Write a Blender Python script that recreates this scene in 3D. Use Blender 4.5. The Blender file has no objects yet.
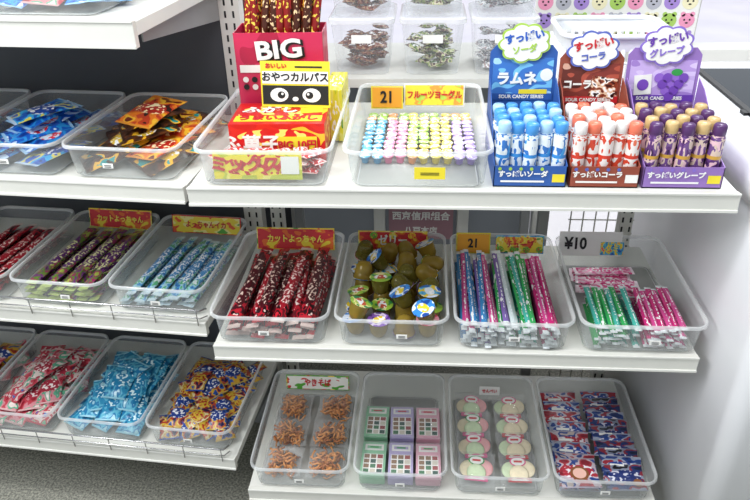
import bpy, math, random
from mathutils import Matrix, Vector
random.seed(11)
R=random.random
def U(a,b): return a+(b-a)*random.random()
T=lambda x,y,z: Matrix.Translation((x,y,z))
def RX(d): return Matrix.Rotation(math.radians(d),4,'X')
def RY(d): return Matrix.Rotation(math.radians(d),4,'Y')
def RZ(d): return Matrix.Rotation(math.radians(d),4,'Z')
I4=Matrix.Identity(4)
scene=bpy.context.scene
try:
    scene.view_settings.view_transform='Standard'
    scene.view_settings.look='None'
except Exception as e: print(e)

# ---------------------------------------------------------------- materials
def srgb(c):
    if isinstance(c,str):
        c=c.lstrip('#'); c=[int(c[i:i+2],16)/255 for i in (0,2,4)]
    return tuple([(x/12.92 if x<=.04045 else ((x+.055)/1.055)**2.4) for x in c])+(1,)
def newmat(name):
    m=bpy.data.materials.new(name); m.use_nodes=True
    nt=m.node_tree; b=nt.nodes['Principled BSDF']
    return m,nt,b
def mat(name,col,rough=.5,metal=0,noise=0,nscale=30,bump=0,coat=0,emit=0):
    m,nt,b=newmat(name)
    c=srgb(col); b.inputs['Base Color'].default_value=c
    b.inputs['Roughness'].default_value=rough; b.inputs['Metallic'].default_value=metal
    b.inputs['Coat Weight'].default_value=coat
    tc=nt.nodes.new('ShaderNodeTexCoord'); n=nt.nodes.new('ShaderNodeTexNoise')
    n.inputs['Scale'].default_value=nscale; n.inputs['Detail'].default_value=4
    nt.links.new(tc.outputs['Object'],n.inputs['Vector'])
    mr=nt.nodes.new('ShaderNodeMapRange'); mr.inputs['From Min'].default_value=.3; mr.inputs['From Max'].default_value=.7
    k=noise if noise else .03
    mr.inputs['To Min'].default_value=1-k; mr.inputs['To Max'].default_value=1+k*.4
    nt.links.new(n.outputs['Fac'],mr.inputs['Value'])
    mx=nt.nodes.new('ShaderNodeVectorMath'); mx.operation='SCALE'; mx.inputs[0].default_value=c[:3]
    nt.links.new(mr.outputs[0],mx.inputs['Scale']); nt.links.new(mx.outputs[0],b.inputs['Base Color'])
    if emit:
        nt.links.new(mx.outputs[0],b.inputs['Emission Color']); b.inputs['Emission Strength'].default_value=emit
    if bump:
        bp=nt.nodes.new('ShaderNodeBump'); bp.inputs['Strength'].default_value=bump; bp.inputs['Distance'].default_value=.002
        nt.links.new(n.outputs['Fac'],bp.inputs['Height']); nt.links.new(bp.outputs[0],b.inputs['Normal'])
    return m
def ramp(nt,cols,lo=.36,hi=.64):
    r=nt.nodes.new('ShaderNodeValToRGB'); r.color_ramp.interpolation='CONSTANT'
    e=r.color_ramp.elements; n=len(cols)
    while len(e)<n: e.new(.5)
    for i in range(n):
        e[i].position=0 if i==0 else lo+(hi-lo)*(i-1)/max(1,n-2)
    for i in range(n): e[i].color=srgb(cols[i])
    return r
def printmat(name,cols,ink='#ffffff',sx=3,sy=3,rough=.28,logo=None,rx=.36,ry=.26,gx=14,gy=14,end=None,bump=.35,metal=0,inkthr=.56):
    """printed film: flat colour blobs, sealed end strips, oval logo with lettering marks, crinkled gloss"""
    m,nt,b=newmat(name); L=nt.links.new; N=nt.nodes.new
    def mth(op,a,b2=None):
        n=N('ShaderNodeMath'); n.operation=op
        for k,v in enumerate((a,b2)):
            if v is None: continue
            if isinstance(v,(int,float)): n.inputs[k].default_value=v
            else: L(v,n.inputs[k])
        return n.outputs[0]
    def mixc(f,a,c2):
        x=N('ShaderNodeMix'); x.data_type='RGBA'; L(f,x.inputs['Factor']); L(a,x.inputs['A']); x.inputs['B'].default_value=srgb(c2); return x.outputs['Result']
    uv=N('ShaderNodeTexCoord'); g=N('ShaderNodeNewGeometry')
    off=N('ShaderNodeVectorMath'); off.operation='SCALE'; off.inputs[0].default_value=(7.3,3.1,5.7)
    L(g.outputs['Random Per Island'],off.inputs['Scale'])
    def mapped(a,c):
        mp=N('ShaderNodeMapping'); mp.inputs['Scale'].default_value=(a,c,1); L(uv.outputs['UV'],mp.inputs['Vector'])
        ad=N('ShaderNodeVectorMath'); ad.operation='ADD'; L(mp.outputs[0],ad.inputs[0]); L(off.outputs[0],ad.inputs[1]); return ad.outputs[0]
    n=N('ShaderNodeTexNoise'); n.inputs['Scale'].default_value=1; n.inputs['Detail'].default_value=1; L(mapped(sx,sy),n.inputs['Vector'])
    r=ramp(nt,cols); L(n.outputs['Fac'],r.inputs['Fac']); col=r.outputs['Color']
    sp=N('ShaderNodeSeparateXYZ'); L(uv.outputs['UV'],sp.inputs[0])
    dx=mth('SUBTRACT',sp.outputs['X'],.5); dy=mth('SUBTRACT',sp.outputs['Y'],.5)
    ex=mth('POWER',mth('ABSOLUTE',mth('DIVIDE',dx,rx)),2.6); ey=mth('POWER',mth('ABSOLUTE',mth('DIVIDE',dy,ry)),2.6)
    ell=mth('LESS_THAN',mth('ADD',ex,ey),1)
    if logo: col=mixc(ell,col,logo)
    n2=N('ShaderNodeTexNoise'); n2.inputs['Scale'].default_value=1; n2.inputs['Detail'].default_value=0; L(mapped(gx,gy),n2.inputs['Vector'])
    inkf=mth('MULTIPLY',mth('GREATER_THAN',n2.outputs['Fac'],inkthr),ell)
    col=mixc(inkf,col,ink)
    if end: col=mixc(mth('GREATER_THAN',mth('ABSOLUTE',dy),.455),col,end)
    L(col,b.inputs['Base Color'])
    b.inputs['Roughness'].default_value=rough; b.inputs['Metallic'].default_value=metal
    if bump:
        n4=N('ShaderNodeTexNoise'); n4.inputs['Scale'].default_value=4; n4.inputs['Detail'].default_value=2
        L(mapped(1,1.5),n4.inputs['Vector'])
        bp=N('ShaderNodeBump'); bp.inputs['Strength'].default_value=bump; bp.inputs['Distance'].default_value=.01
        L(n4.outputs['Fac'],bp.inputs['Height']); L(bp.outputs[0],b.inputs['Normal'])
    return m
def clearmat(name,col,fmin,fmax,rough=.25,tint='#ffffff'):
    m,nt,b=newmat(name); L=nt.links.new; N=nt.nodes.new
    b.inputs['Base Color'].default_value=srgb(col); b.inputs['Roughness'].default_value=rough
    tr=N('ShaderNodeBsdfTransparent'); tr.inputs['Color'].default_value=srgb(tint)
    lw=N('ShaderNodeLayerWeight'); lw.inputs['Blend'].default_value=.35
    mr=N('ShaderNodeMapRange'); mr.inputs['To Min'].default_value=fmin; mr.inputs['To Max'].default_value=fmax
    L(lw.outputs['Facing'],mr.inputs['Value'])
    mx=N('ShaderNodeMixShader'); L(mr.outputs[0],mx.inputs['Fac']); L(tr.outputs[0],mx.inputs[1]); L(b.outputs[0],mx.inputs[2])
    L(mx.outputs[0],nt.nodes['Material Output'].inputs['Surface'])
    return m

TRAY=clearmat('tray_plastic','#e2e5e4',.14,.5,.1,'#f4f6f5')
RIM=clearmat('tray_rim','#f0f2f1',.35,.75,.1)
BASE=clearmat('tray_base','#d8dad8',.42,.6,.2)
BAG=clearmat('bag_film','#ffffff',.03,.32,.05)
BIN=clearmat('bin_plastic','#e8ecee',.13,.45,.08)
WHITE=mat('white_enamel','#dfded6',.35,noise=.05,nscale=8)
RAIL=mat('price_rail','#dad9d0',.2,noise=.03)
GREYM=mat('grey_metal','#8c8d8c',.4)
DARK=mat('dark_slot','#1b1b1d',.6)
CHROME=mat('chrome_wire','#b8b8b8',.2,metal=1)
PAPER=mat('paper_white','#efeee8',.7)
YEL=mat('paper_yellow','#ecd830',.6)
YELO=mat('note_orange','#f0a52c',.6)
BLACK=mat('ink_black','#151515',.5)
RED=mat('ink_red','#c8202a',.45)
BLUE=mat('ink_blue','#2458b8',.45)
GREEN=mat('ink_green','#2f9a48',.45)
PINK=mat('ink_pink','#e0508c',.45)
PURP=mat('ink_purple','#6a3fa8',.45)
TXY=mat('ink_yellow','#f4e458',.45)

# ---------------------------------------------------------------- mesh builder
BUILT=[]
class MB:
    def __init__(s): s.v=[];s.f=[];s.mi=[];s.uv=[];s.sm=[];s.mats=[]
    def idx(s,m):
        if m not in s.mats: s.mats.append(m)
        return s.mats.index(m)
    def add(s,vs,fs,m,M=I4,uvs=None,fuv=None,smooth=False):
        o=len(s.v); s.v+= [tuple(M@Vector(p)) for p in vs]
        for k,f in enumerate(fs):
            s.f.append([i+o for i in f])
            mm=m[k] if isinstance(m,list) else m
            s.mi.append(s.idx(mm)); s.sm.append(smooth)
            if fuv: s.uv.append(fuv[k])
            elif uvs: s.uv.append([uvs[i] for i in f])
            else: s.uv.append([(0,0)]*len(f))
    def box(s,c,sz,m,M=I4,front=None,top=None):
        x,y,z=[q/2 for q in sz]
        vs=[(c[0]+a*x,c[1]+b*y,c[2]+d*z) for d in(-1,1) for b in(-1,1) for a in(-1,1)]
        fs=[(0,2,3,1),(4,5,7,6),(0,1,5,4),(2,6,7,3),(0,4,6,2),(1,3,7,5)]
        ms=[m]*6
        if front: ms[2]=front
        if top: ms[1]=top
        q=[(0,0),(1,0),(1,1),(0,1)]
        s.add(vs,fs,ms,M,fuv=[[(0,0),(0,1),(1,1),(1,0)],q,q,[(0,0),(0,1),(1,1),(1,0)],[(0,0),(0,1),(1,1),(1,0)],[(0,0),(1,0),(1,1),(0,1)]])
    def rect(s,w,h,m,M,t=.0012,back=None):   # card in XY plane, face +Z
        s.box((0,0,-t/2),(w,h,t),back or m,M,top=m)
    def poly(s,pts,m,M,t=.0012):
        n=len(pts); xs=[p[0] for p in pts]; ys=[p[1] for p in pts]
        w=max(xs)-min(xs); h=max(ys)-min(ys)
        vs=[(p[0],p[1],0) for p in pts]+[(p[0],p[1],-t) for p in pts]
        uv=[((p[0]-min(xs))/w,(p[1]-min(ys))/h) for p in pts]*2
        fs=[tuple(range(n)),tuple(range(2*n-1,n-1,-1))]+[(i,n+i,n+(i+1)%n,(i+1)%n) for i in range(n)]
        s.add(vs,fs,m,M,uvs=uv)
    def pillow(s,L,W,Th,m,M,nx=6,ny=11,bend=0,wr=.0006,crimp=.07,curl=0):
        vs=[];uvs=[]
        for side in(1,-1):
            for j in range(ny+1):
                v=j/ny
                e=0 if (v<crimp or v>1-crimp) else min(1,math.sin(math.pi*(v-crimp)/(1-2*crimp))*1.5)**.6
                for i in range(nx+1):
                    u=i/nx
                    h=Th/2*max(0,1-abs(2*u-1)**2.6)**.7*e
                    z=side*h+bend*math.sin(math.pi*v)+curl*math.sin(2*math.pi*v+u*2)*.3
                    if 0<i<nx and side==1: z+=U(-wr,wr)
                    x=(u-.5)*W*(1-.06*e)
                    vs.append((x,(v-.5)*L,z)); uvs.append((u,v))
        k=(nx+1)*(ny+1); fs=[]
        for j in range(ny):
            for i in range(nx):
                a=j*(nx+1)+i; fs.append((a,a+1,a+nx+2,a+nx+1)); fs.append((a+k,a+k+nx+1,a+k+nx+2,a+k+1))
        s.add(vs,fs,m,M,uvs=uvs,smooth=True)
    def lathe(s,prof,m,M,seg=14,cap0=True,cap1=True,smooth=True):
        vs=[];uvs=[];n=len(prof)
        for j,(r,z) in enumerate(prof):
            for i in range(seg):
                a=2*math.pi*i/seg; vs.append((r*math.cos(a),r*math.sin(a),z)); uvs.append((abs(2*i/seg-1),j/(n-1)))
        fs=[];ms=[]
        ml=m if isinstance(m,list) else [m]*(n-1)
        for j in range(n-1):
            for i in range(seg):
                fs.append((j*seg+i,j*seg+(i+1)%seg,(j+1)*seg+(i+1)%seg,(j+1)*seg+i)); ms.append(ml[j])
        if cap0: fs.append(tuple(range(seg-1,-1,-1))); ms.append(ml[0])
        if cap1: fs.append(tuple((n-1)*seg+i for i in range(seg))); ms.append(ml[-1])
        s.add(vs,fs,ms,M,uvs=uvs,smooth=smooth)
    def tube(s,pts,r,m,M=I4,seg=6,closed=False):
        pts=[Vector(p) for p in pts]; n=len(pts); vs=[];fs=[];uvs=[]
        for k,p in enumerate(pts):
            a=pts[(k-1)%n] if (k>0 or closed) else p; b=pts[(k+1)%n] if (k<n-1 or closed) else p
            d=(b-a).normalized(); up=Vector((0,0,1)) if abs(d.z)<.9 else Vector((1,0,0))
            x=d.cross(up).normalized(); y=d.cross(x)
            for i in range(seg):
                t=2*math.pi*i/seg; vs.append(tuple(p+x*r*math.cos(t)+y*r*math.sin(t))); uvs.append((i/seg,k/n))
        for k in range(n if closed else n-1):
            for i in range(seg):
                a=k*seg;b=((k+1)%n)*seg; fs.append((a+i,a+(i+1)%seg,b+(i+1)%seg,b+i))
        if not closed:
            fs.append(tuple(range(seg-1,-1,-1))); fs.append(tuple((n-1)*seg+i for i in range(seg)))
        s.add(vs,fs,m,M,uvs=uvs,smooth=True)
    def text(s,txt,size,m,M,bold=.012,sx=1):
        cu=bpy.data.curves.new('t','FONT'); cu.body=txt; cu.size=size; cu.align_x='CENTER'; cu.align_y='CENTER'
        cu.extrude=.0003; cu.offset=size*bold; cu.resolution_u=3
        ob=bpy.data.objects.new('t',cu); scene.collection.objects.link(ob)
        dg=bpy.context.evaluated_depsgraph_get(); dg.update()
        me=bpy.data.meshes.new_from_object(ob.evaluated_get(dg))
        s.add([tuple(v.co) for v in me.vertices],[tuple(p.vertices) for p in me.polygons],m,M@T(0,0,.0005)@Matrix.Scale(sx,4,(1,0,0)))
        bpy.data.objects.remove(ob); bpy.data.curves.remove(cu); bpy.data.meshes.remove(me)
    def build(s,name,loc=(0,0,0),rz=0,bevel=0,seg=2):
        me=bpy.data.meshes.new(name); me.from_pydata(s.v,[],s.f)
        for m in s.mats: me.materials.append(m)
        me.polygons.foreach_set('material_index',s.mi); me.polygons.foreach_set('use_smooth',s.sm)
        ul=me.uv_layers.new(name='UVMap'); flat=[]
        for u in s.uv:
            for q in u: flat+= [q[0],q[1]]
        ul.data.foreach_set('uv',flat); me.validate(); me.update()
        ob=bpy.data.objects.new(name,me); scene.collection.objects.link(ob)
        ob.location=loc; ob.rotation_euler=(0,0,math.radians(rz)); BUILT.append(ob)
        if bevel:
            b=ob.modifiers.new('bevel','BEVEL'); b.width=bevel; b.segments=seg; b.limit_method='ANGLE'
        return ob
def stand(x,y,z,tilt=80): return T(x,y,z)@RX(tilt)
def disc(r,sx=1,n=18): return [(r*sx*math.cos(2*math.pi*i/n),r*math.sin(2*math.pi*i/n)) for i in range(n)]

# ---------------------------------------------------------------- trays
def rr(w,d,r,z,n=5):
    pts=[]
    for cx,cy,a0 in((w/2-r,d/2-r,0),(-w/2+r,d/2-r,90),(-w/2+r,-d/2+r,180),(w/2-r,-d/2+r,270)):
        for i in range(n+1):
            a=math.radians(a0+90*i/n); pts.append((cx+r*math.cos(a),cy+r*math.sin(a),z))
    return pts
def tray(name,x0,x1,y0,y1,z,h=.068,rz=0,sticker=None,inset=.012,m=TRAY,sx=0):
    w=x1-x0;d=y1-y0; mb=MB()
    rings=[rr(w-2*inset-.012,d-2*inset-.012,.016,.0015),rr(w-2*inset,d-2*inset,.02,.007),rr(w-.016,d-.016,.023,h-.018),rr(w-.012,d-.012,.024,h-.006),rr(w-.008,d-.008,.025,h-.001),rr(w-.001,d-.001,.028,h),rr(w,d,.028,h-.007)]
    n=len(rings[0]); vs=[p for r in rings for p in r]; fs=[];ms=[]
    for j in range(6):
        for i in range(n):
            fs.append((j*n+i,j*n+(i+1)%n,(j+1)*n+(i+1)%n,(j+1)*n+i)); ms.append(m if j<3 else RIM)
    fs.append(tuple(range(n))); ms.append(BASE)
    mb.add(vs,fs,ms,smooth=True)
    foot=[(p[0],p[1],p[2]) for p in rr(w-2*inset-.02,d-2*inset-.02,.014,.0012)]
    mb.tube(foot,.0012,RIM,seg=4,closed=True)
    if sticker:
        yy=-d/2+.003
        mb.rect(.05 if sticker!='w' else .02,.02 if sticker!='w' else .009,YEL if sticker=='y' else PAPER,stand(sx,yy,h*.45,86),.0008)
        for k in range(2):
            mb.rect(.03 if sticker!='w' else .013,.001,BLACK,stand(sx,yy-.0009,h*.45-.002+.003*k,86),.0004)
    ob=mb.build(name,((x0+x1)/2,(y0+y1)/2,z+.0004),rz)
    return ob
def header(mb,x,y,z,w,h,face,txt=None,ink=None,tilt=82,size=None,border=None,spots=None,rz=0,tx=0):
    M=T(x,y,z+h/2)@RX(tilt)@RZ(rz)
    if border: mb.rect(w+.005,h+.005,border,M@T(0,0,-.0013))
    mb.rect(w,h,face,M,back=PAPER)
    if spots:
        k=len(spots); n=7
        for i in range(n):
            mb.poly(disc(h*.2,1.1,12),spots[i%k],M@T(-w/2+w*(i+.5)/n,(h*.3 if i%2 else -h*.3),.0006),.0005)
    if txt:
        mb.text(txt,size or h*.6,ink or BLACK,M@T(tx,0,.0009),sx=.85,bold=.03)

ZT,ZM,ZB=.93,.60,.22
ZB2=.205
YF=1.05
# ---------------------------------------------------------------- shelf units
def shelf(mb,x0,x1,yf,yb,z,lip=.032,th=.018):
    mb.box(((x0+x1)/2,(yf+yb)/2,z-th/2),(x1-x0,yb-yf,th),WHITE)
    mb.box(((x0+x1)/2,yf-.006,z-lip/2+.002),(x1-x0,.012,lip),RAIL)
    mb.box(((x0+x1)/2,yf-.0125,z+.0015),(x1-x0,.003,.004),WHITE)
    mb.box(((x0+x1)/2,yf-.0125,z-lip+.004),(x1-x0,.004,.005),WHITE)
    for x in(x0+.012,x1-.012): # brackets
        mb.poly([(0,0),(0,-.06),(-(yb-yf)*.9,-.02),(-(yb-yf)*.9,0)],GREYM,T(x,yb,z-th)@RZ(90)@RX(90),.003)
def post(mb,x,y,z0,z1,w=.04):
    mb.box((x,y,(z0+z1)/2),(w,.03,z1-z0),WHITE)
    z=z0+.02
    while z<z1-.02:
        for dx in(-.009,.009): mb.box((x+dx,y-.0152,z),(.0045,.001,.014),DARK)
        z+=.025
mb=MB()
shelf(mb,-.392,.508,YF,1.5,ZT); shelf(mb,-.392,.512,YF,1.45,ZM); shelf(mb,-.368,.508,YF,1.45,ZB2)
post(mb,-.352,1.515,0,1.0,.03); post(mb,.487,1.515,0,.95,.03)
mb.box((.06,1.40,.09),(.88,.02,.18),GREYM)
for z in(.12,.82): mb.box((.06,1.515,z),(.85,.015,.02),WHITE)
for x in (-.355,.49): mb.box((x,1.28,.01),(.03,.5,.02),GREYM)
mb.build('display_shelf_unit',bevel=.0012,seg=1)
BUILT.clear()

# ---------- left unit (stands at a slight angle; everything up to the pivot step is turned with it)
XL0=-1.5
YL=1.12
PERF=mat('perforated_back','#484b50',.6,noise=.1,nscale=5)
ZLU,ZLT=1.19,.898
mb=MB()
shelf(mb,XL0,-.452,YL-.02,1.5,ZLU,.042,.022); shelf(mb,XL0,-.424,YL,1.5,ZLT); shelf(mb,XL0,-.426,YL,1.5,ZM); shelf(mb,XL0,-.412,YL,1.5,ZB)
post(mb,-.442,1.515,0,1.9,.045)
mb.box(((XL0-.465)/2,1.51,.95),(-.465-XL0,.012,1.9),PERF)
mb.box(((XL0-.43)/2,1.46,.1),(-.43-XL0,.02,.2),GREYM)
for z in (ZM,ZB):
    for zz,r in((.034,.0022),(.016,.0015)):
        mb.tube([(XL0,YL-.016,z+zz),(-.45,YL-.016,z+zz),(-.435,YL-.012,z+zz-.004),(-.43,YL+.01,z+zz-.012)],r,CHROME,seg=6)
    x=-.44
    while x>XL0: mb.tube([(x,YL-.016,z+.035),(x,YL-.015,z-.004)],.0014,CHROME,seg=5); x-=.09
mb.build('display_shelf_unit',bevel=.0012,seg=1)

# ---------------------------------------------------------------- print materials
P=printmat
p_blue=P('film_blue',['#123a8c','#1a5cc0','#2f94dc','#1a5cc0','#d8ecff'],'#e83040',3,4,logo='#dfeaf6',rx=.38,ry=.17,gx=12,gy=22,end='#9cc8ec')
p_blue2=P('film_blue_b',['#102c70','#1a5cc0','#38b0e8','#f0e060','#1a5cc0'],'#ffffff',3,4,logo='#1848a8',rx=.4,ry=.2,gx=9,gy=16,end='#c8dcf0')
p_orange=P('film_orange',['#2a1410','#b83a1c','#dc7420','#e8b030','#6c2010'],'#fff0c0',3,4,logo='#b02618',rx=.4,ry=.17,gx=10,gy=18,end='#d88c30')
p_orange2=P('film_orange_b',['#1c1410','#3c2418','#5a3018','#e8b02a','#1f9a9a'],'#ffffff',3,4,logo='#e8c440',rx=.38,ry=.17,gx=10,gy=18,end='#40261c')
p_redblk=P('film_redblack',['#14090a','#5c101c','#b01828','#1c0a0e','#c82434'],'#f0d8d0',2,12,logo='#a01828',rx=.42,ry=.36,gx=5,gy=40,end='#d8c0b8',inkthr=.6)
p_redblk2=P('film_redblack_b',['#1c0c10','#40101a','#b01c2c','#1c0c10','#d8b8b0'],'#e0c8b8',2,12,logo='#4c0e18',rx=.42,ry=.36,gx=5,gy=40,end='#b02030',inkthr=.62)
p_purp=P('film_purple',['#24102e','#6c2c70','#5c7c2c','#902a58','#a0b048'],'#e0e0a0',2,14,logo='#5c2468',rx=.42,ry=.24,gx=5,gy=46,end='#b8c870')
p_ltblue=P('film_sky',['#24589c','#4a90c0','#a0c8d4','#58a878','#d8e4e4'],'#f4f4f4',2,14,logo='#4888bc',rx=.4,ry=.26,gx=5,gy=46,end='#c0d4dc')
p_redpk=P('film_redpink',['#8c1828','#b83a48','#c88088','#5aa080','#d8c8c0'],'#f4e8e4',3,4,logo='#a82c40',rx=.4,ry=.2,gx=9,gy=16,end='#cca0a0',inkthr=.6)
p_redpk2=P('film_redpink_b',['#3a6ab0','#b83a4a','#d0c0b8','#b83a4a','#70b090'],'#c02040',3,4,logo='#d8c8c0',rx=.4,ry=.2,gx=9,gy=16,end='#b83a4a')
p_aqua=P('film_aqua',['#165c88','#2a88b0','#60b0c8','#1f78a8','#a0ccd8'],'#d8eef0',3,4,logo='#2080ac',rx=.38,ry=.2,gx=9,gy=16,end='#90c4d4',inkthr=.6)
p_yelblu=P('film_yellowblue',['#101c48','#24509c','#c89c30','#a03c24','#101c48'],'#e0e0e0',3,4,logo='#203c84',rx=.4,ry=.2,gx=8,gy=14,end='#b89c50',inkthr=.6)
p_yelblu2=P('film_yellowblue_b',['#24509c','#b89030','#ccc090','#a84028','#2a1c40'],'#a02020',3,4,logo='#c8a438',rx=.4,ry=.2,gx=8,gy=14,end='#24489c')
def card(name,cols): return P(name,cols,'#ffffff',6,2.2,.45,logo=None,rx=.01,ry=.01,bump=0)
H_RED=card('card_red',['#b81c28','#cc2a30','#cc2a30','#e06a28','#ecd238']); H_YEL=card('card_yellow',['#e05a28','#ecd238','#ecd238','#f0e490','#5aa838'])
H_GRN=card('card_green',['#f2d838','#58a83a','#58a83a','#8cc048','#d43a30']); H_ORG=card('card_orange',['#d42a30','#ee8428','#ee8428','#f2d838','#f2d838']); H_BLU=card('card_blue',['#2458b8','#3a9ac8','#58b8d8','#f2d838','#e85a80'])
H_WHT=card('card_white',['#d43a30','#f0eee4','#f0eee4','#f0eee4','#58a83a'])
p_b4=P('film_cookie',['#1c3068','#28468c','#a8b0c4','#a02c3c','#28468c'],'#e8e4e8',3,3,logo='#28489c',rx=.42,ry=.22,gx=11,gy=10,end='#a8acbc',bump=.5,inkthr=.6)
p_b4r=P('film_cookie_red',['#8c2030','#b03440','#c8b8c0','#28468c','#c0b0a8'],'#e8e4e8',3,3,logo='#b03040',rx=.42,ry=.22,gx=11,gy=10,end='#a8a0ac',bump=.5,inkthr=.6)
p_b4b=P('film_cookie_dark',['#142040','#20346c','#8c2434','#8890a4','#181820'],'#d0d0dc',3,3,logo='#20306c',rx=.42,ry=.22,gx=11,gy=10,end='#7c8090',bump=.5,inkthr=.6)
p_redbox=P('carton_red',['#b81418','#cc1c1c','#d8241c','#cc1c1c','#f0c030'],'#ffe070',3,2,logo='#d01c1c',rx=.45,ry=.36,gx=12,gy=5,bump=0)
p_lime=P('carton_lime',['#c8d028','#e6dc30','#ece470','#e6dc30','#5a9a30'],'#f8f8e8',2,2,logo='#ecdc38',rx=.42,ry=.3,gx=8,gy=8,bump=0)
p_minired=P('film_minired',['#a81018','#c82028','#f0e0e0','#c82028','#a81018'],'#ffffff',2,3,logo='#c82028',rx=.3,ry=.25,gx=6,gy=8,end='#e8c8c0')
p_green=P('film_yellowgreen',['#e8d820','#c0c830','#ece470','#e8d820','#b8c020'],'#c82020',3,2,logo='#ecdc30',rx=.46,ry=.36,gx=16,gy=6,bump=0)

# ---------------------------------------------------------------- contents helpers
def sticks(name,tr,n,L,W,Th,mats,ang=0,layers=2,x0=-.08,x1=.08,yc=0,hdr=None,spread=3):
    mb=MB()
    for l in range(layers):
        nn=n-l
        for i in range(nn):
            x=x0+(x1-x0)*(i+.5)/nn
            mb.pillow(L*U(.96,1),W,Th,random.choice(mats),T(x+U(-.002,.002),yc+U(-.008,.008),.004+Th*.6+l*Th*.92)@RZ(ang+U(-spread,spread))@RY(U(-14,14)),nx=4,ny=12,wr=.0008,crimp=.04)
    if hdr: hdr(mb)
    return mb.build(name,tr.location,0)
def heap(name,tr,n,L,W,Th,mats,hx,hy,yc=0,top=.06,ang=0,jit=40,hdr=None):
    """heaped pile of film packets: layered, highest in the middle"""
    mb=MB(); placed=0; layer=0
    while placed<n:
        s=1-.16*layer; cols=max(1,int(2*hx*s/(W*.82))); rows=max(1,int(2*hy*s/(L*.62)))
        for r in range(rows):
            for c in range(cols):
                if placed>=n: break
                hw=max(0,hx*s-W*.5); hh=max(0,hy*s-L*.5)
                x=(-hw+2*hw*c/(cols-1)) if cols>1 else 0; y=(hh-2*hh*r/(rows-1)) if rows>1 else 0
                z=.012+Th*.5+layer*Th*1.05+.0022*((r*cols+c)%4)
                mb.pillow(L,W,Th,random.choice(mats),T(x+U(-.005,.005),yc+y+U(-.005,.005),min(z,top))@RZ(ang+U(-jit,jit))@RX(U(2,11))@RY(U(-9,9)),wr=.0013,bend=U(0,.005))
                placed+=1
        layer+=1
        if layer>5: break
    if hdr: hdr(mb)
    return mb.build(name,tr.location,0)

# ---------------------------------------------------------------- LEFT UNIT trays
D=.32
ly0=YL; ly1=ly0+D
L3=tray('plastic_tray',-1.10,-.892,ly0,ly1,ZLT)
L1=tray('plastic_tray',-.882,-.668,ly0,ly1,ZLT,sticker='w'); L2=tray('plastic_tray',-.66,-.437,ly0,ly1,ZLT,sticker='w',sx=-.02)
heap('snack_packets',L3,20,.12,.08,.012,[p_blue,p_redpk],.09,.138)
heap('snack_packets',L1,28,.125,.085,.012,[p_blue,p_blue,p_blue2],.092,.138,.0,.072,-35,22)
heap('snack_packets',L2,30,.12,.085,.012,[p_orange,p_orange2,p_orange,p_orange2],.096,.14,.003,.078,-40,25)
M0=tray('plastic_tray',-1.07,-.862,ly0,ly1,ZM); M1=tray('plastic_tray',-.854,-.644,ly0,ly1,ZM,sticker='w',sx=.02); M2=tray('plastic_tray',-.636,-.43,ly0,ly1,ZM,sticker='w')
sticks('candy_sticks',M0,6,.26,.025,.012,[p_redblk],-4,3,-.07,.07)
sticks('candy_sticks',M1,7,.265,.024,.012,[p_purp],-3,4,-.078,.078,-.01,hdr=lambda mb:header(mb,.0,.143,.034,.155,.042,H_RED,'カットよっちゃん',TXY,76,.0175,H_YEL))
sticks('candy_sticks',M2,7,.255,.021,.011,[p_ltblue],-4,3,-.075,.075,-.012,hdr=lambda mb:header(mb,.0,.143,.032,.165,.038,H_YEL,'よっちゃんイカ',RED,76,.017,H_RED))
N0=tray('plastic_tray',-1.06,-.858,ly0,ly1,ZB); N1=tray('plastic_tray',-.848,-.638,ly0,ly1,ZB); N2=tray('plastic_tray',-.63,-.42,ly0,ly1,ZB,sticker='w')
NN=tray('plastic_tray',-1.28,-1.07,ly0,ly1,ZB)
heap('snack_packets',NN,22,.10,.075,.014,[p_yelblu,p_redpk],.09,.142)
heap('snack_packets',N0,30,.10,.06,.014,[p_redpk,p_redpk,p_redpk2],.088,.142,0,.07,-10,35)
heap('snack_packets',N1,30,.10,.06,.015,[p_aqua],.09,.142,0,.07,0,30)
heap('snack_packets',N2,44,.075,.048,.013,[p_yelblu,p_yelblu,p_yelblu2],.09,.142,0,.07,0,60)
UA=tray('plastic_tray',-.97,-.75,ly0-.005,ly1,ZLU,.035); UB=tray('plastic_tray',-.742,-.52,ly0-.005,ly1,ZLU,.035)
heap('snack_packets',UA,22,.10,.07,.012,[p_redpk],.098,.14)
heap('snack_packets',UB,22,.10,.07,.012,[p_blue,p_redpk],.098,.14)
PV=T(-.41,1.12,0)@RZ(-4.6)@T(.41,-1.12,0)
for o in BUILT:
    o.matrix_world=PV@(Matrix.Translation(o.location)@o.rotation_euler.to_matrix().to_4x4())

# ---------------------------------------------------------------- TOP SHELF tray A
y0=YF-.012
A=tray('plastic_tray',-.378,-.146,y0,y0+.36,ZT,.07)
mb=MB()
for l in range(3):
    for i in range(8):
        mb.pillow(.048,.026,.011,p_minired,T(-.078+.022*i,-.115+U(-.006,.006),.013+l*.013)@RZ(U(-50,50)),nx=4,ny=6)
mb.build('small_candy_packets',A.location)
mb=MB()
mb.box((0,0,.038),(.168,.115,.07),p_redbox,front=p_redbox)
mb.rect(.155,.028,YEL,T(0,-.03,.0738),.0006)
mb.text('うまいふがし',.024,RED,T(0,-.03,.0742),.05)
mb.text('ふがし',.034,PAPER,T(-.02,.015,.0736),.04); mb.rect(.04,.03,YEL,T(.055,.015,.0738)@RZ(8),.0006)
mb.rect(.07,.03,YEL,stand(.035,-.0587,.035,90),.0008); mb.text('BIG 10円',.018,RED,stand(.035,-.0592,.035,90),.04)
mb.text('ふ菓子',.034,PAPER,stand(-.045,-.0582,.035,90),.03)
mb.build('red_snack_carton',(-.256,1.20,ZT+.0045),2,.001,1)
mb=MB()
Mg=stand(-.012,-.1545,.034,84)
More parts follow.
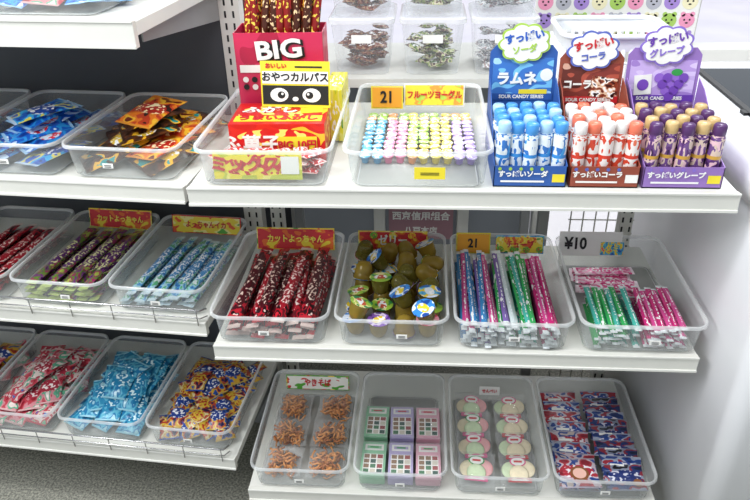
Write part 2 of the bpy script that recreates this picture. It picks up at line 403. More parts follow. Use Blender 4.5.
mb.rect(.15,.05,p_green,Mg,.001); mb.text('ミックス',.03,RED,Mg@T(-.02,0,.001),.04); mb.rect(.03,.03,PAPER,Mg@T(.055,0,.001),.0005)
mb.build('printed_price_card',A.location)
pinkw=P('carton_pinkwhite',['#b01c40','#cc2c54','#cc2c54','#cc2c54','#ecc8d0'],'#cc2c54',2,2,logo=None,rx=.01,ry=.01,bump=0)
mb=MB()
w,d,h=.162,.085,.198
for sx in(-1,1): mb.box((sx*w/2,0,h/2),(.0015,d,h),pinkw)
mb.box((0,-d/2,h/2),(w,.0015,h),pinkw); mb.box((0,d/2,h/2),(w,.0015,h),pinkw); mb.box((0,0,.001),(w,d,.002),PAPER)
F=stand(0,-d/2-.0022,h*.5,90)
mb.rect(.085,.02,BLACK,F@T(.03,.032,-.0004),.0004)
mb.text('BIG',.046,BLACK,F@T(.003,.066,0)@RZ(4),.06,1.25); mb.text('BIG',.046,PAPER,F@T(0,.068,.001)@RZ(4),.03,1.25)
mb.rect(.05,.014,PAPER,F@T(-.05,.034,.0),.0004)
mb.text('ビッグカツ',.014,PAPER,F@T(.032,.032,.0002),.03)
for k in range(9):
    for j in range(2): mb.poly(disc(.0055,1,12),[PAPER,BLACK,PAPER][(k+j)%3],F@T(-.066+.0165*k,.014-.014*j,.001),.0005)
sm=[P('stick_redgold',['#2a100c','#7c1814','#a82018','#30180c','#e0a830'],'#f0d050',2,12,logo='#8c1a16',rx=.42,ry=.4,gx=4,gy=50,end='#d0b070',inkthr=.62),P('stick_brown',['#1c0c08','#4a2010','#6c2814','#30180c','#c88828'],'#f0d0a0',2,12,logo='#4a2010',rx=.42,ry=.4,gx=4,gy=50,end='#d0b070',inkthr=.64)]
for k in range(9):
    for j in range(2):
        mb.pillow(.30,.018,.014,random.choice(sm),T(-.06+.015*k,-.02+.035*j,.158)@RY(U(0,10))@RX(90+U(-5,5)),nx=4,ny=10)
mb.build('stick_snack_carton',(-.267,1.320,ZT+.0045),2)
mb=MB(); M=stand(0,0,.04,80)
mb.rect(.128,.082,YEL,M); mb.rect(.122,.034,BLACK,M@T(0,-.019,.001),.0008)
mb.rect(.122,.022,PAPER,M@T(0,.012,.001),.0006)
mb.text('おやつカルパス',.0178,BLACK,M@T(0,.012,.001),.03)
mb.text('おいしい',.010,RED,M@T(-.035,.032,.0006),.04); mb.rect(.05,.003,BLACK,M@T(.025,.031,.0008),.0003)
for s in(-1,1):
    mb.poly(disc(.0125,1.35),PAPER,M@T(s*.03,-.019,.0016),.0004)
    mb.poly(disc(.0065,1.1),BLACK,M@T(s*.026,-.019,.0021),.0004)
    mb.poly(disc(.0022),PAPER,M@T(s*.024,-.017,.0025),.0003)
mb.poly(disc(.004,1.4),PAPER,M@T(0,-.026,.0018),.0004)
mb.build('panda_sign_card',(-.232,1.236,ZT+.0795),-3)
mb=MB(); mb.box((0,0,.05),(.032,.12,.1),p_lime); mb.build('yellow_snack_carton',(-.166,1.312,ZT+.0045),0,.001,1)

# tray B
B=tray('plastic_tray',-.13,.116,y0,y0+.375,ZT,.07,sticker='y',sx=.02,m=TRAY)
mb=MB(); colr=['#68b8e0','#f098b8','#b0dc70','#f4e070','#f4b078','#b8a0e0']
cm=[mat('pastel_cup_%d'%i,c,.3) for i,c in enumerate(['#4aa4d8','#ec78a4','#94d050','#f0d850','#f09858','#a484dc'])]
lid=[P('pastel_lid_%d'%i,[c,c,c,'#f8f4e8',c],'#fdfdf8',1.5,1.5,.3,logo=None,rx=.3,ry=.25,gx=4,gy=4,bump=.2,inkthr=.54) for i,c in enumerate(colr)]
order=[0,0,1,1,2,2,3,3,5,5]
for c in range(10):
    for r in range(11):
        k=order[c]
        if r<2: k=random.choice([2,3,4,2])
        elif r>8 and c in(2,3): k=1
        elif r>7 and c in(4,5): k=3 if R()<.6 else 4
        x=-.0935+c*.0208; y=.142-r*.0215+U(-.0015,.0015)
        M=T(x+U(-.001,.001),y,.0035)@RX(U(-4,10))@RY(U(-6,6))
        mb.lathe([(.006,0),(.0082,.012),(.0103,.0125),(.0103,.0135)],[cm[k],cm[k],lid[k]],M,12)
        mb.poly(disc(.0100,1,14),lid[k],M@T(0,0,.0143)@RZ(U(-30,30)),.0006)
mb.build('mini_yogurt_candies',B.location)
mb=MB()
header(mb,.03,.168,.03,.118,.040,card('card_fruit',['#f4dc40','#f4dc40','#f4dc40','#f0a040','#b8d850']),'フルーツヨーグル',RED,78,.0165,PAPER)
header(mb,-.066,.158,.028,.060,.040,YELO,'21',BLACK,78,.032,YEL)
mb.build('shelf_price_sign',B.location)

# ---------------------------------------------------------------- candy bottle displays
def cloud(w,h,n=9,k=.16,N=90):
    out=[]
    for i in range(N):
        a=2*math.pi*i/N; r=1+k*abs(math.sin(n*a/2))
        out.append((w/2*r*math.cos(a),h/2*r*math.sin(a)))
    return out
def display(x0,x1,base,dark,cardm,bodym,labm,capms,cloudm,txtm,txt,deco,hc=.185,frontm=None,dh=0):
    w=x1-x0; d=.18; mb=MB()
    mb.box((0,0,.001),(w,d,.002),base)
    mb.box((0,-d/2+.0007,.0185),(w,.0014,.037),base,front=frontm or base)
    for s in(-1,1):
        mb.poly([(-d/2,0),(d/2,0),(d/2,.13),(d/2-.03,.12),(-d/2+.03,.045),(-d/2,.037)],base,T(s*(w/2-.0007)+.0007,0,0)@RZ(90)@RX(90),.0014)
    Mb=T(0,d/2-.001,0)@RX(86)
    mb.poly([(-w/2,0),(w/2,0),(w/2,hc-.012),(w/2-.01,hc),(-w/2+.01,hc),(-w/2,hc-.012)],base,Mb,.0014)
    mb.rect(w*.9,hc*.36,cardm,Mb@T(0,hc*.70,.001),.0006)
    mb.rect(w*.94,.012,dark,Mb@T(0,hc*.51,.0014),.0006); mb.text('SOUR CANDY SERIES',.0085,PAPER,Mb@T(0,hc*.51,.0014),.03)
    deco(mb,Mb@T(0,hc*.69,.002),w)
    Mc=Mb@T(-.001,hc+.004-dh,.005)@RZ(4)
    mb.poly(cloud(.080,.060),cloudm,Mc,.001); mb.poly(cloud(.073,.054),PAPER,Mc@T(0,0,.0008),.0006)
    mb.text('すっぱい',.0172,txtm,Mc@T(0,.010,.0012)@RZ(6),.04); mb.text(txt,.0145,cloudm,Mc@T(0,-.011,.0012)@RZ(4),.04)
    mb.text('すっぱい'+txt,.0115,PAPER,stand(-.012,-d/2-.001,.023,90),.04); mb.rect(.020,.014,YEL if txt!='コーラ' else PAPER,stand(w*.39,-d/2-.0008,.016,90),.0005); mb.rect(w*.6,.003,PAPER,stand(-.012,-d/2-.0008,.010,90),.0005)
    for q in range(5): mb.poly(disc(.003,1,8),cloudm,stand(-w*.42+q*.017,-d/2-.0008,.032,90),.0004)
    n=5; r=.0115
    for j in range(4):
        for i in range(n):
            x=-w/2+.0135+(w-.027)*i/(n-1); y=-d/2+.02+.031*j
            hg=.102+U(-.002,.002); cap=capms[(i+j)%len(capms)]
            mb.lathe([(r*.9,0),(r,.003),(r,.03),(r,.044),(r,.050),(r,.074),(r*1.0,hg-.022),(r*.85,hg-.018),(r*.92,hg-.016),(r*.92,hg-.003),(r*.75,hg)],
                     [bodym,bodym,bodym,labm,bodym,bodym,bodym,cap,cap,cap],T(x+U(-.001,.001),y+(.006 if i%2 else 0),.0022)@RZ(U(-60,60)-90),14)
    return mb.build('candy_bottle_display',((x0+x1)/2,YF+.012+d/2,ZT+.0004),0)
navy=mat('carton_navy','#2c5aa4',.5); brown=mat('carton_brown','#944632',.5); violet=mat('carton_violet','#9472b8',.5)
c1=P('card_soda',['#2c5098','#3a74c0','#78c0e8','#3a74c0','#a8d4f0'],'#bfe8ff',1.4,1.8,.5,logo=None,rx=.01,ry=.01,bump=0)
c2=P('card_cola',['#4a2018','#84342a','#b0503c','#64281e','#d8a890'],'#f4e0d0',1.4,1.8,.5,logo=None,rx=.01,ry=.01,bump=0)
c3=P('card_grape',['#a888cc','#b89ad8','#d8c4ee','#c8b0e4','#a080c8'],'#f4e8ff',1.4,1.8,.5,logo=None,rx=.01,ry=.01,bump=0)
b1=P('bottle_soda',['#3a7ac8','#e4eef4','#ecf4f8','#e4eef4','#48a0e0'],'#3a78c4',3,7,.22,logo=None,rx=.45,ry=.42,gx=5,gy=16,bump=0,inkthr=.6)
b2=P('bottle_cola',['#c83a28','#ece4de','#f0e8e2','#ece4de','#e07050'],'#d04830',3,7,.22,logo=None,rx=.45,ry=.42,gx=5,gy=16,bump=0,inkthr=.58)
b3=P('bottle_grape',['#3a2048','#5c3470','#74508a','#d8c0b0','#4a2858'],'#e8c0c8',3,7,.22,logo=None,rx=.45,ry=.42,gx=5,gy=16,bump=0,inkthr=.6)
l1=mat('label_skyblue','#3a90d8',.3); l2=mat('label_red','#d8402c',.3); l3=mat('label_gold','#d0a040',.3)
k1=mat('cap_paleblue','#a8d0f0',.3); k1b=mat('cap_blue','#4a98dc',.3); k2=mat('cap_white','#ece6e2',.3); k2b=mat('cap_salmon','#e8785c',.3); k3=mat('cap_plum','#543064',.3); k3b=mat('cap_cream','#d0b078',.3)
cc1=mat('cloud_limeedge','#a8cc50',.4); cc2=mat('cloud_blueedge','#5868b8',.4); cc3=mat('cloud_purpleedge','#8a70c8',.4)
def deco1(mb,M,w):
    mb.text('ラムネ',.024,PAPER,M@T(-.01,-.002,0),.05); mb.rect(.05,.008,YEL,M@T(.02,-.024,0),.0004)
    mb.poly(disc(.011),PAPER,M@T(.042,.006,0),.0004)
ice=P('photo_ice',['#40100c','#8a3a20','#e8c8a8','#ffffff','#2a0c08'],'#ffffff',4,4,.3,logo=None,rx=.01,ry=.01,bump=0)
def deco2(mb,M,w):
    mb.rect(.045,.036,ice,M@T(.024,-.009,.0004)@RZ(-8),.0005); mb.text('コーラ',.017,PAPER,M@T(-.022,-.004,.0015),.05)
def deco3(mb,M,w):
    gr=mat('grape_skin','#7648b4',.3); gr2=mat('grape_skin_light','#9468cc',.3)
    for j in range(4):
        for i in range(4-j): mb.poly(disc(.0085),gr if (i+j)%2 else gr2,M@T(.016+(i-(3-j)/2)*.014,.004-j*.011,.0004+.0003*((i+j)%2)),.0004)
    mb.poly(disc(.006,1.6),GREEN,M@T(.024,.014,.001),.0004)
    mb.rect(.03,.035,PAPER,M@T(-.032,-.008,.0006)@RZ(5),.0005); mb.poly(disc(.01),gr,M@T(-.032,-.008,.0012),.0004)
display(.118,.236,navy,navy,c1,b1,l1,[k1,k1b,k1b],cc1,BLUE,'ソーダ',deco1)
display(.241,.352,brown,RED,c2,b2,l2,[k2,k2b,k2],cc2,RED,'コーラ',deco2,hc=.174,dh=.002)
display(.358,.484,violet,PURP,c3,b3,l3,[k3,k3b],cc3,PURP,'グレープ',deco3,hc=.18)

# ---------------------------------------------------------------- MID SHELF
yb0=YF-.012
T1=tray('plastic_tray',-.396,-.168,yb0,yb0+.34,ZM,.07,sticker='w',sx=-.01); T2=tray('plastic_tray',-.16,.056,yb0,yb0+.34,ZM,.07,sticker='w',sx=.02)
T3=tray('plastic_tray',.064,.286,yb0,yb0+.34,ZM,.07,sticker='w'); T4=tray('plastic_tray',.294,.522,yb0,yb0+.34,ZM,.07,sticker='w',sx=.02)
sticks('candy_sticks',T1,7,.285,.026,.013,[p_redblk,p_redblk,p_redblk2],-1,4,-.088,.088,-.01,hdr=lambda mb:header(mb,.0,.153,.034,.172,.046,H_RED,'カットよっちゃん',TXY,76,.019,H_YEL))
gold=clearmat('jelly_amber','#a08838',.5,.85,.1,'#f0d460'); gold2=clearmat('jelly_olive','#746c2c',.55,.88,.1,'#d4c450')
lids=[P('jelly_lid_%d'%i,c,'#ffffff',2.2,2.2,.3,logo=lg,rx=.3,ry=.2,gx=6,gy=6,bump=.1) for i,(c,lg) in enumerate([(['#1c4ca0','#3a8ad8','#3a8ad8','#e8f0ff','#1c4ca0'],'#f0d030'),(['#2a6ab8','#58b0d8','#f0d030','#e8f0ff','#1c4ca0'],'#e8f0f8'),(['#d03050','#f0a0b0','#f0a0b0','#f8e8e0','#c02040'],'#f8f0e8'),(['#2a8a48','#a0c840','#a0c840','#f0e8a0','#2a8a48'],'#d05030'),(['#503080','#9060c0','#9060c0','#e8d8f0','#503080'],'#f0d030')])]
mb=MB()
cup=[(.004,.036),(.012,.034),(.0165,.026),(.0185,.012),(.0205,.0015),(.0215,.001),(.0215,0)]
for layer in range(2):
    for r in range(6):
        for c in range(4):
            if layer==1 and R()<.3: continue
            x=-.071+.047*c+(r%2)*.003+U(-.003,.003); y=-.125+.046*r+U(-.003,.003)
            if abs(x)>.08: continue
            t=U(-14,14) if layer==0 else U(-75,60)
            t*= .8
            M=T(x,y,.011+.033*layer+abs(t)*.00012)@RZ(U(0,360))@RX(t)
            lidup = R()<(.75 if r<2 else .35 if c==3 else .16)
            if not lidup:
                mb.lathe(cup[::-1],random.choice([gold,gold,gold2]),M,16)
                mb.poly(disc(.0222),random.choice(lids),M@T(0,0,-.0003),.0006)
            else:
                M=M@T(0,0,-.006)
                mb.lathe([(a,.036-b) for a,b in cup],random.choice([gold,gold2]),M,16,cap1=False)
                mb.poly(disc(.0222),random.choice(lids),M@T(0,0,.037),.0006)
header(mb,-.01,.153,.036,.15,.04,H_RED,'ゼリー',PAPER,76,.026,H_YEL,[H_YEL,H_GRN,H_ORG])
mb.build('jelly_cup_candies',T2.location)
tb={}
for n,c in (('pink','#c84888'),('blue','#3a84bc'),('green','#34a458'),('magenta','#c02870'),('violet','#7c64a8'),('teal','#48b0a0'),('white','#ccd8d8')):
    tb[n]=printmat('tube_'+n,[c,c,c,c,'#e8e8e8'],'#f4f4f4',1.2,9,.12,logo=None,rx=.1,ry=.42,gx=3,gy=60,end='#dfe4e6',bump=.3,inkthr=.5)
def tubes(mb,groups,L,yc,z0=.003,r=.0058,layers=3,ang=0):
    for cx,wd,names in groups:
        n=int(wd/(2*r*1.05))
        for l in range(layers):
            for i in range(n-(l%2)):
                x=cx-wd/2+2*r*1.05*(i+.5+.5*(l%2))
                m=tb[names[(i+l)%len(names)]]
                mb.pillow(L*U(.95,1.02),r*2.2,r*1.7,m,T(x,yc+U(-.008,.008),z0+r+l*r*1.5)@RZ(ang+U(-1.8,1.8)),nx=4,ny=9,crimp=.03,wr=.0003)
mb=MB()
tubes(mb,[(-.079,.034,['blue','pink']),(-.044,.034,['pink','violet','blue']),(-.007,.034,['white','green','violet']),(.031,.034,['green','green','teal']),(.072,.04,['magenta','magenta','pink'])],.285,-.012,layers=6,r=.0052)
header(mb,-.058,.15,.033,.07,.043,YELO,'21',BLACK,78,.028,YEL); header(mb,.045,.153,.033,.10,.036,H_YEL,'チューブ',RED,76,.018,H_BLU,[H_GRN,H_ORG])
mb.build('candy_tube_sticks',T3.location)
mb=MB()
tubes(mb,[(-.045,.07,['green','teal','green']),(.0,.02,['teal','blue']),(.05,.074,['magenta','pink'])],.15,-.075,r=.0058,ang=-2,layers=5)
pk=printmat('film_pinkflat',['#d84080','#ec88b0','#f4d0dc','#c83070','#ec88b0'],'#ffffff',3,6,.2,logo='#e05890',rx=.3,ry=.3,gx=6,gy=24,end='#f4e0e8')
for k in range(9): mb.pillow(.125,.03,.01,pk,T(-.02+U(-.01,.01),.085-(k%4)*.022,.011+.009*(k//3))@RZ(90+U(-9,9)),nx=4,ny=8)
header(mb,-.035,.153,.028,.135,.056,PAPER,'¥10',BLACK,78,.036,tx=-.032); header(mb,.012,.1495,.032,.05,.03,H_BLU,'グミ',TXY,78,.018)
mb.build('candy_tube_sticks',T4.location)

# ---------------------------------------------------------------- BOTTOM SHELF
Bt=[tray('plastic_tray',a,b,yb0,yb0+.33,ZB2,.068,sticker='w') for a,b in((-.362,-.145),(-.137,.066),(.073,.282),(.289,.504))]
nood=mat('fried_noodle','#d08a44',.45,noise=.25,nscale=60); nood2=mat('fried_noodle_dark','#a8622a',.45,noise=.25,nscale=60)
mb=MB()
for cx in(-.05,.05):
    for cy in(-.1,-.008,.082):
        c=Vector((cx+U(-.004,.004),cy,.018))
        for k in range(74):
            a=U(0,6.3); p0=Vector((U(-.027,.027),U(-.029,.029),U(-.009,.016))); pts=[]
            ln=U(.008,.015); bx=U(-.009,.009)
            for t in(-1,-.5,0,.5,1): 
                q=c+p0+Vector((math.cos(a)*ln*t-math.sin(a)*bx*(1-t*t),math.sin(a)*ln*t+math.cos(a)*bx*(1-t*t),.004*math.sin(3*t+a)))
                pts.append(q)
            mb.tube(pts,.0023,nood if k%3 else nood2,seg=5)
        mb.pillow(.088,.09,.04,BAG,T(c.x,c.y,.023),nx=6,ny=8,wr=.002)
header(mb,0,.142,.028,.155,.034,H_WHT,'やきそば',RED,76,.02,H_GRN)
mb.build('noodle_snack_bags',Bt[0].location)
def cardgrid(name,cols,border):
    m,nt,b=newmat(name); L=nt.links.new; N=nt.nodes.new
    uv=N('ShaderNodeTexCoord'); mp=N('ShaderNodeMapping'); mp.inputs['Scale'].default_value=(3,4,1); L(uv.outputs['UV'],mp.inputs[0])
    fl=N('ShaderNodeVectorMath'); fl.operation='FLOOR'; L(mp.outputs[0],fl.inputs[0])
    wn=N('ShaderNodeTexWhiteNoise'); L(fl.outputs[0],wn.inputs['Vector'])
    r=ramp(nt,cols,.2,.8); L(wn.outputs['Value'],r.inputs[0])
    fr=N('ShaderNodeVectorMath'); fr.operation='FRACTION'; L(mp.outputs[0],fr.inputs[0])
    sp=N('ShaderNodeSeparateXYZ'); L(fr.outputs[0],sp.inputs[0])
    def inb(o):
        a=N('ShaderNodeMath'); a.operation='SUBTRACT'; a.inputs[1].default_value=.5; L(o,a.inputs[0])
        c=N('ShaderNodeMath'); c.operation='ABSOLUTE'; L(a.outputs[0],c.inputs[0])
        d=N('ShaderNodeMath'); d.operation='LESS_THAN'; d.inputs[1].default_value=.4; L(c.outputs[0],d.inputs[0]); return d.outputs[0]
    lt=N('ShaderNodeMath'); lt.operation='MULTIPLY'; L(inb(sp.outputs['X']),lt.inputs[0]); L(inb(sp.outputs['Y']),lt.inputs[1])
    mx=N('ShaderNodeMix'); mx.data_type='RGBA'; L(lt.outputs[0],mx.inputs['Factor']); mx.inputs['A'].default_value=srgb(border); L(r.outputs[0],mx.inputs['B'])
    L(mx.outputs['Result'],b.inputs['Base Color']); b.inputs['Roughness'].default_value=.2
    return m
mb=MB()
sets=[('#8cc49c','grn'),('#b4a8d0','vio'),('#e0a8b8','ros')]
for c in range(3):
    bc=sets[c][0]; bm=mat('pack_border_'+sets[c][1],bc,.3)
    cg=cardgrid('pack_grid_'+sets[c][1],['#3c5a50','#8a6a50','#d0c8b8','#4a7a58','#9a4848'],'#f0eee8')
    x=-.061+.061*c
    for r in range(2):
        y=-.088+.118*r
        for l in range(4):
            M=T(x+U(-.001,.001),y-.003*l,.0035+.009*l)@RZ(U(-1.5,1.5))
            mb.box((0,0,.004),(.054,.098,.0075),bm,M)
            mb.rect(.044,.056,cg,M@T(0,-.014,.0083),.0004); mb.rect(.042,.018,PAPER,M@T(0,.034,.0083),.0004); mb.rect(.032,.008,bm,M@T(0,.034,.0087),.0003)
            mb.rect(.02,.004,RED if r else GREEN,M@T(0,.034,.0090),.0003)
        mb.pillow(.106,.057,.014,BAG,M@T(0,0,.008),nx=4,ny=8)
mb.build('boxed_gum_packs',Bt[1].location)
mb=MB()
crk=mat('cracker_cream','#f0e2c0',.6,noise=.1,nscale=90); crp=mat('cracker_pink','#eeb0b0',.6,noise=.1,nscale=90); crg=mat('cracker_green','#cfe0b8',.6,noise=.1,nscale=90)
for c in range(2):
    for r in range(4):
        x=-.046+.092*c; y=.1-.066*r
        M=T(x,y,.016)@RX(9)@RZ(U(-4,4))
        for k,(dx,dy) in enumerate(((-.016,0),(.016,.002),(0,-.012))):
            m=[crk,crp,crg][k] if c==0 else [crg,crk,crk][k]
            mb.lathe([(.012,-.002),(.02,-.001),(.021,.001),(.019,.003),(.01,.0025)],m,M@T(dx,dy,.002+.003*k)@RX(6),18)
        mb.rect(.05,.011,PINK if c==0 else RED,M@T(0,-.028,.0095),.0004); mb.rect(.036,.004,PAPER,M@T(0,-.028,.0099),.0003)
        mb.poly(disc(.012,1.5),[GREEN,PINK][c] if r%2 else PINK,M@T(0,.018,.0102),.0003); mb.poly(disc(.010,1.5),PAPER,M@T(0,.018,.0106),.0003)
        mb.rect(.018,.005,RED,M@T(0,.018,.0109),.0003)
        mb.pillow(.088,.084,.026,BAG,M@T(0,0,.003),nx=6,ny=8,wr=.0015)
header(mb,0,.138,.026,.05,.024,PAPER,'せんべい',RED,78,.011)
mb.build('rice_cracker_bags',Bt[2].location)
mb=MB()
cookie=mat('cookie_print','#8a5430',.5)
for c in range(2):
    n=8 if c==0 else 11
    for r in range(n):
        x=-.05+.098*c; y=.115-.235*r/(n-1)
        m=(p_b4 if r%2 else p_b4r) if c==0 else (p_b4b if r%3 else p_b4)
        M=T(x+U(-.003,.003),y,.022+(.006 if c==0 else .012))@RZ(U(-4,4))@RX(14)
        mb.pillow(.062,.088,.012,m,M,nx=8,ny=8,wr=.001)
        mb.poly(disc(.009,1.1),cookie,M@T(.024,-.016,.0068),.0005)
        if c==0 or r%2: mb.rect(.03,.006,PAPER,M@T(-.012,.004,.0074),.0005)
M=T(-.05,-.122,.044)@RZ(3)@RX(6); mb.pillow(.075,.085,.012,p_b4r,M,nx=8,ny=8); mb.poly(disc(.018,1.1),cookie,M@T(.0,-.006,.0075),.0008); mb.poly(disc(.013,1.1),mat('cookie_cream','#e8b8a8',.5),M@T(.0,-.006,.0081),.0005)
mb.build('chocolate_cookie_packets',Bt[3].location)

# ---------------------------------------------------------------- background: back shelf with bins
mb=MB()
mb.box((-.03,1.73,.955),(.72,.34,.02),WHITE); 
for x in(-.37,.31):
    for y in(1.60,1.88): mb.box((x,y,.4725),(.025,.025,.945),GREYM)
mb.build('rear_display_table')
fill=[P('bin_fill_%d'%i,c,'#ffffff',3,3,.2,logo=c[0],rx=.3,ry=.25,gx=6,gy=6) for i,c in enumerate([['#5a2a20','#7a3428','#a08060','#7a3428','#502018'],['#4a6a34','#a8b868','#d8d0b0','#604038','#3a3030'],['#707078','#c0c4c8','#e8e8e8','#a89090','#808088']])]
k=0
for lev in range(2):
    for i in range(3):
        x=-.14+.16*i
        mb=MB(); w,d,h=.15,.2,.115
        rings=[rr(w-.03,d-.03,.02,.001),rr(w-.01,d-.01,.022,h),rr(w,d,.024,h),rr(w,d,.024,h+.01),rr(w-.01,d-.01,.02,h+.013)]
        n=len(rings[0]); vs=[p for r in rings for p in r]; fs=[];ms=[]
        for j in range(4):
            for q in range(n): fs.append((j*n+q,j*n+(q+1)%n,(j+1)*n+(q+1)%n,(j+1)*n+q)); ms.append(BIN if j==0 else RIM)
        fs.append(tuple(range(n))); ms.append(BIN); fs.append(tuple(range(4*n,5*n))); ms.append(BIN)
        mb.add(vs,fs,ms,smooth=False)
        for q in range(38):
            mb.pillow(.04,.03,.012,fill[k%3],T(U(-.042,.042),U(-.06,.06),.014+.013*(q//7))@RZ(U(0,180))@RX(U(-15,15)),nx=4,ny=5)
        mb.rect(.045,.018,PAPER,stand(0,-d/2+.003,h*.72,86),.0008)
        mb.build('lidded_candy_bin',(x,1.68,.9655+.1285*lev)); k+=1
mb=MB(); w,d,h=.205,.17,.185; WP=mat('basket_plastic','#f0f2f4',.35)
n=len(rr(w,d,.03,0)); 
def wallring(z0,z1,s0,s1):
    a=rr(w*s0,d*s0,.03,z0); b=rr(w*s1,d*s1,.03,z1)
    mb.add(a+b,[(q,(q+1)%n,n+(q+1)%n,n+q) for q in range(n)],WP,smooth=True)
wallring(0,.03,.86,.88); wallring(.155,.18,.97,.985)
mb.add(rr(w*.86,d*.86,.03,.001),[tuple(range(n))],WP)
mb.tube(rr(w,d,.03,.182),.005,WP,seg=8,closed=True); mb.tube(rr(w*.93,d*.93,.03,.09),.003,WP,seg=6,closed=True)
for s in(-1,1):
    for q in range(12):
        u=(q+.5)/12-.5
        mb.tube([(u*w*.82,s*d*.5*.875,.028),(u*w*.92,s*d*.5*.965,.158)],.0042,WP,seg=6)
    for q in range(9):
        u=(q+.5)/9-.5
        mb.tube([(s*w*.5*.875,u*d*.82,.028),(s*w*.5*.965,u*d*.92,.158)],.0042,WP,seg=6)
mb.build('slotted_plastic_basket',(.36,1.405,ZT+.0005))

# ---------------------------------------------------------------- room: back wall with window
YW=1.96
PANE=mat('frosted_pane_glow','#787d82',.2,noise=.12,nscale=3,emit=.16); PANEL=mat('frosted_panel_glow','#ecebf0',.35,noise=.05,nscale=3,emit=.7)  # weak emission stands in for daylight coming through the frosted glass
mb=MB()
mb.box((-1.2,YW+.03,1.2),(1.6,.05,2.4),mat('wall_dark_grey','#4a4c50',.7,noise=.1,nscale=4))
mb.build('wall_back')
mb=MB()
mb.box((-.02,YW+.02,.45),(.72,.01,.86),PANE); mb.box((.86,YW+.02,.45),(1.0,.01,.86),PANEL)
for x in(-.39,-.13,.13,.36,.70,1.36): mb.box((x,YW,.46),(.035,.05,.92),WHITE)
mb.box((.49,YW,.92),(1.78,.08,.04),WHITE); mb.box((.49,YW,.02),(1.78,.06,.04),WHITE)
for x in(-.39,.70): mb.box((x,YW,1.5),(.035,.05,1.12),WHITE)
mb.build('window_1',bevel=.002,seg=1)
mb=MB(); Mp=stand(.0,YW-.028,.40,90); mb.rect(.2,.11,mat('poster_rose','#a07880',.6),Mp); mb.text('西京信用組合',.03,PAPER,Mp@T(0,.025,.001),.03); mb.text('八戸本店',.026,PAPER,Mp@T(0,-.025,.001),.03)
mb.build('bank_poster')
mb=MB(); Ms=stand(.5,YW-.035,1.062,90)
mb.rect(.42,.24,PAPER,Ms)
fc=[mat('face_'+n,c,.5) for n,c in(('green','#a8cc60'),('violet','#a88ad0'),('pink','#ee9ab8'),('cream','#f0e8c0'),('grey','#b8b8c0'))]
for r in range(5):
    for c in range(9):
        M=Ms@T(-.184+.046*c,-.095+.047*r,.001); f=fc[(c*2+r)%5]
        mb.poly(disc(.019,1.05),f,M,.0006)
        for s in(-1,1):
            mb.poly(disc(.006),f,M@T(s*.012,.016,0),.0005); mb.poly(disc(.0025),BLACK,M@T(s*.007,.002,.0006),.0003)
        mb.poly(disc(.002,2),BLACK,M@T(0,-.006,.0006),.0003)
mb.build('cartoon_character_poster')
mb=MB()
for i in range(6): mb.tube([(.37+.03*i,1.56,.0),(.37+.03*i,1.56,.90)],.002,RAIL,seg=5)
for i in range(24): mb.tube([(.365,1.563,.02+.037*i),(.525,1.563,.02+.037*i)],.0018,RAIL,seg=5)
mb.build('wire_grid_panel')

# floor and outside
m,nt,b=newmat('floor_carpet'); N=nt.nodes.new; L=nt.links.new
tc=N('ShaderNodeTexCoord'); n=N('ShaderNodeTexNoise'); n.inputs['Scale'].default_value=190; n.inputs['Detail'].default_value=3; L(tc.outputs['Object'],n.inputs['Vector'])
r=ramp(nt,['#6c6b60','#84837a','#98978a','#aaa898'],.42,.62); L(n.outputs['Fac'],r.inputs[0]); L(r.outputs[0],b.inputs['Base Color']); b.inputs['Roughness'].default_value=.95
mb=MB(); mb.box((0,.4,-.02),(6,3.2,.04),m); mb.build('floor')
mb=MB(); mb.box((0,6.0,-.03),(14,7.9,.04),mat('paving_pale','#e6e2ea',.8,noise=.08,nscale=2)); mb.build('pavement')
mb=MB(); mb.box((2,10.02,1.1),(10,.1,2.2),mat('wall_pink','#d8b0bc',.8)); mb.build('wall_outside')

# ---------------------------------------------------------------- chest freezer on the right
mb=MB()
FW=mat('freezer_white','#f4f4f6',.3,noise=.06,nscale=4,bump=.05)
def rbox(x0,x1,y0,y1,z0,z1,m,r=.035):
    w,d=x1-x0,y1-y0; M=T((x0+x1)/2,(y0+y1)/2,0)
    rg=[rr(w,d,r,z0,8),rr(w,d,r,z1-.03,8),rr(w-.006,d-.006,r,z1-.015,8),rr(w-.02,d-.02,r,z1-.004,8),rr(w-.04,d-.04,r,z1,8)]
    n=len(rg[0]); vs=[p for q in rg for p in q]; fs=[(j*n+i,j*n+(i+1)%n,(j+1)*n+(i+1)%n,(j+1)*n+i) for j in range(4) for i in range(n)]
    fs+= [tuple(range(n-1,-1,-1)),tuple(range(4*n,5*n))]
    mb.add(vs,fs,m,M,smooth=True)
rbox(.540,1.3,.93,1.72,.03,.90,FW); rbox(.536,1.305,.925,1.725,.90,.965,FW)
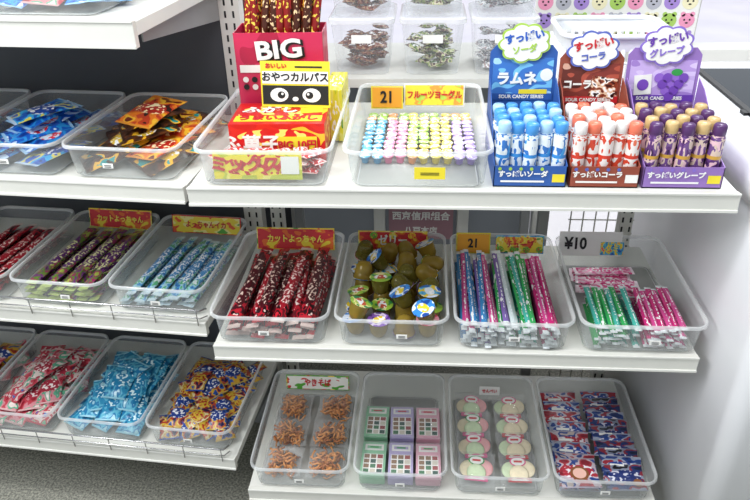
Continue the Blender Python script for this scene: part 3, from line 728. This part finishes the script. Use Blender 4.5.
mb.box((.93,1.33,.9655),(.62,.62,.003),mat('freezer_glass','#22262c',.06))
mb.box((.93,1.33,.9675),(.64,.02,.006),BLACK); mb.box((.625,1.33,.968),(.012,.64,.006),BLACK)
mb.box((.92,1.325,.015),(.7,.72,.03),DARK)
mb.build('chest_freezer')

# ---------------------------------------------------------------- lights
w=bpy.data.worlds.new('World'); scene.world=w; w.use_nodes=True
bg=w.node_tree.nodes['Background']; bg.inputs['Color'].default_value=(.85,.92,1,1); bg.inputs['Strength'].default_value=.70
def area(name,loc,rot,sx,sy,e,col=(1,1,1)):
    l=bpy.data.lights.new(name,'AREA'); l.shape='RECTANGLE'; l.size=sx; l.size_y=sy; l.energy=e; l.color=col
    o=bpy.data.objects.new(name,l); scene.collection.objects.link(o); o.location=loc; o.rotation_euler=[math.radians(a) for a in rot]
area('overhead_light',(-.1,.6,2.5),(10,0,0),1.8,.3,26,(.97,.99,1))
area('overhead_light',(-1.6,.2,2.2),(20,-50,0),.3,1.4,40,(.95,.97,1))  # added fill without a fixture, brightens the left side of the freezer
s=bpy.data.lights.new('sun','SUN'); s.energy=2.3; s.angle=math.radians(20); s.color=(.95,.97,1)
so=bpy.data.objects.new('sun',s); scene.collection.objects.link(so)
so.rotation_euler=Vector((-.35,-.75,-1)).to_track_quat('-Z','Y').to_euler()

# ---------------------------------------------------------------- camera
th,ps,ro=math.radians(30),math.radians(4.3),math.radians(1.2)
Fv=Vector((-math.sin(ps)*math.cos(th),math.cos(ps)*math.cos(th),-math.sin(th)))
Rv=Vector((math.cos(ps),math.sin(ps),0)); Uv=Rv.cross(Fv)
R2=Rv*math.cos(ro)-Uv*math.sin(ro); U2=Uv*math.cos(ro)+Rv*math.sin(ro)
cam=bpy.data.cameras.new('camera'); co=bpy.data.objects.new('camera',cam); scene.collection.objects.link(co)
mw=Matrix((R2,U2,-Fv)).transposed().to_4x4(); mw.translation=Vector((0,0,1.42)); co.matrix_world=mw
cam.sensor_width=36; cam.lens=697/750*36; cam.clip_start=.02
scene.camera=co
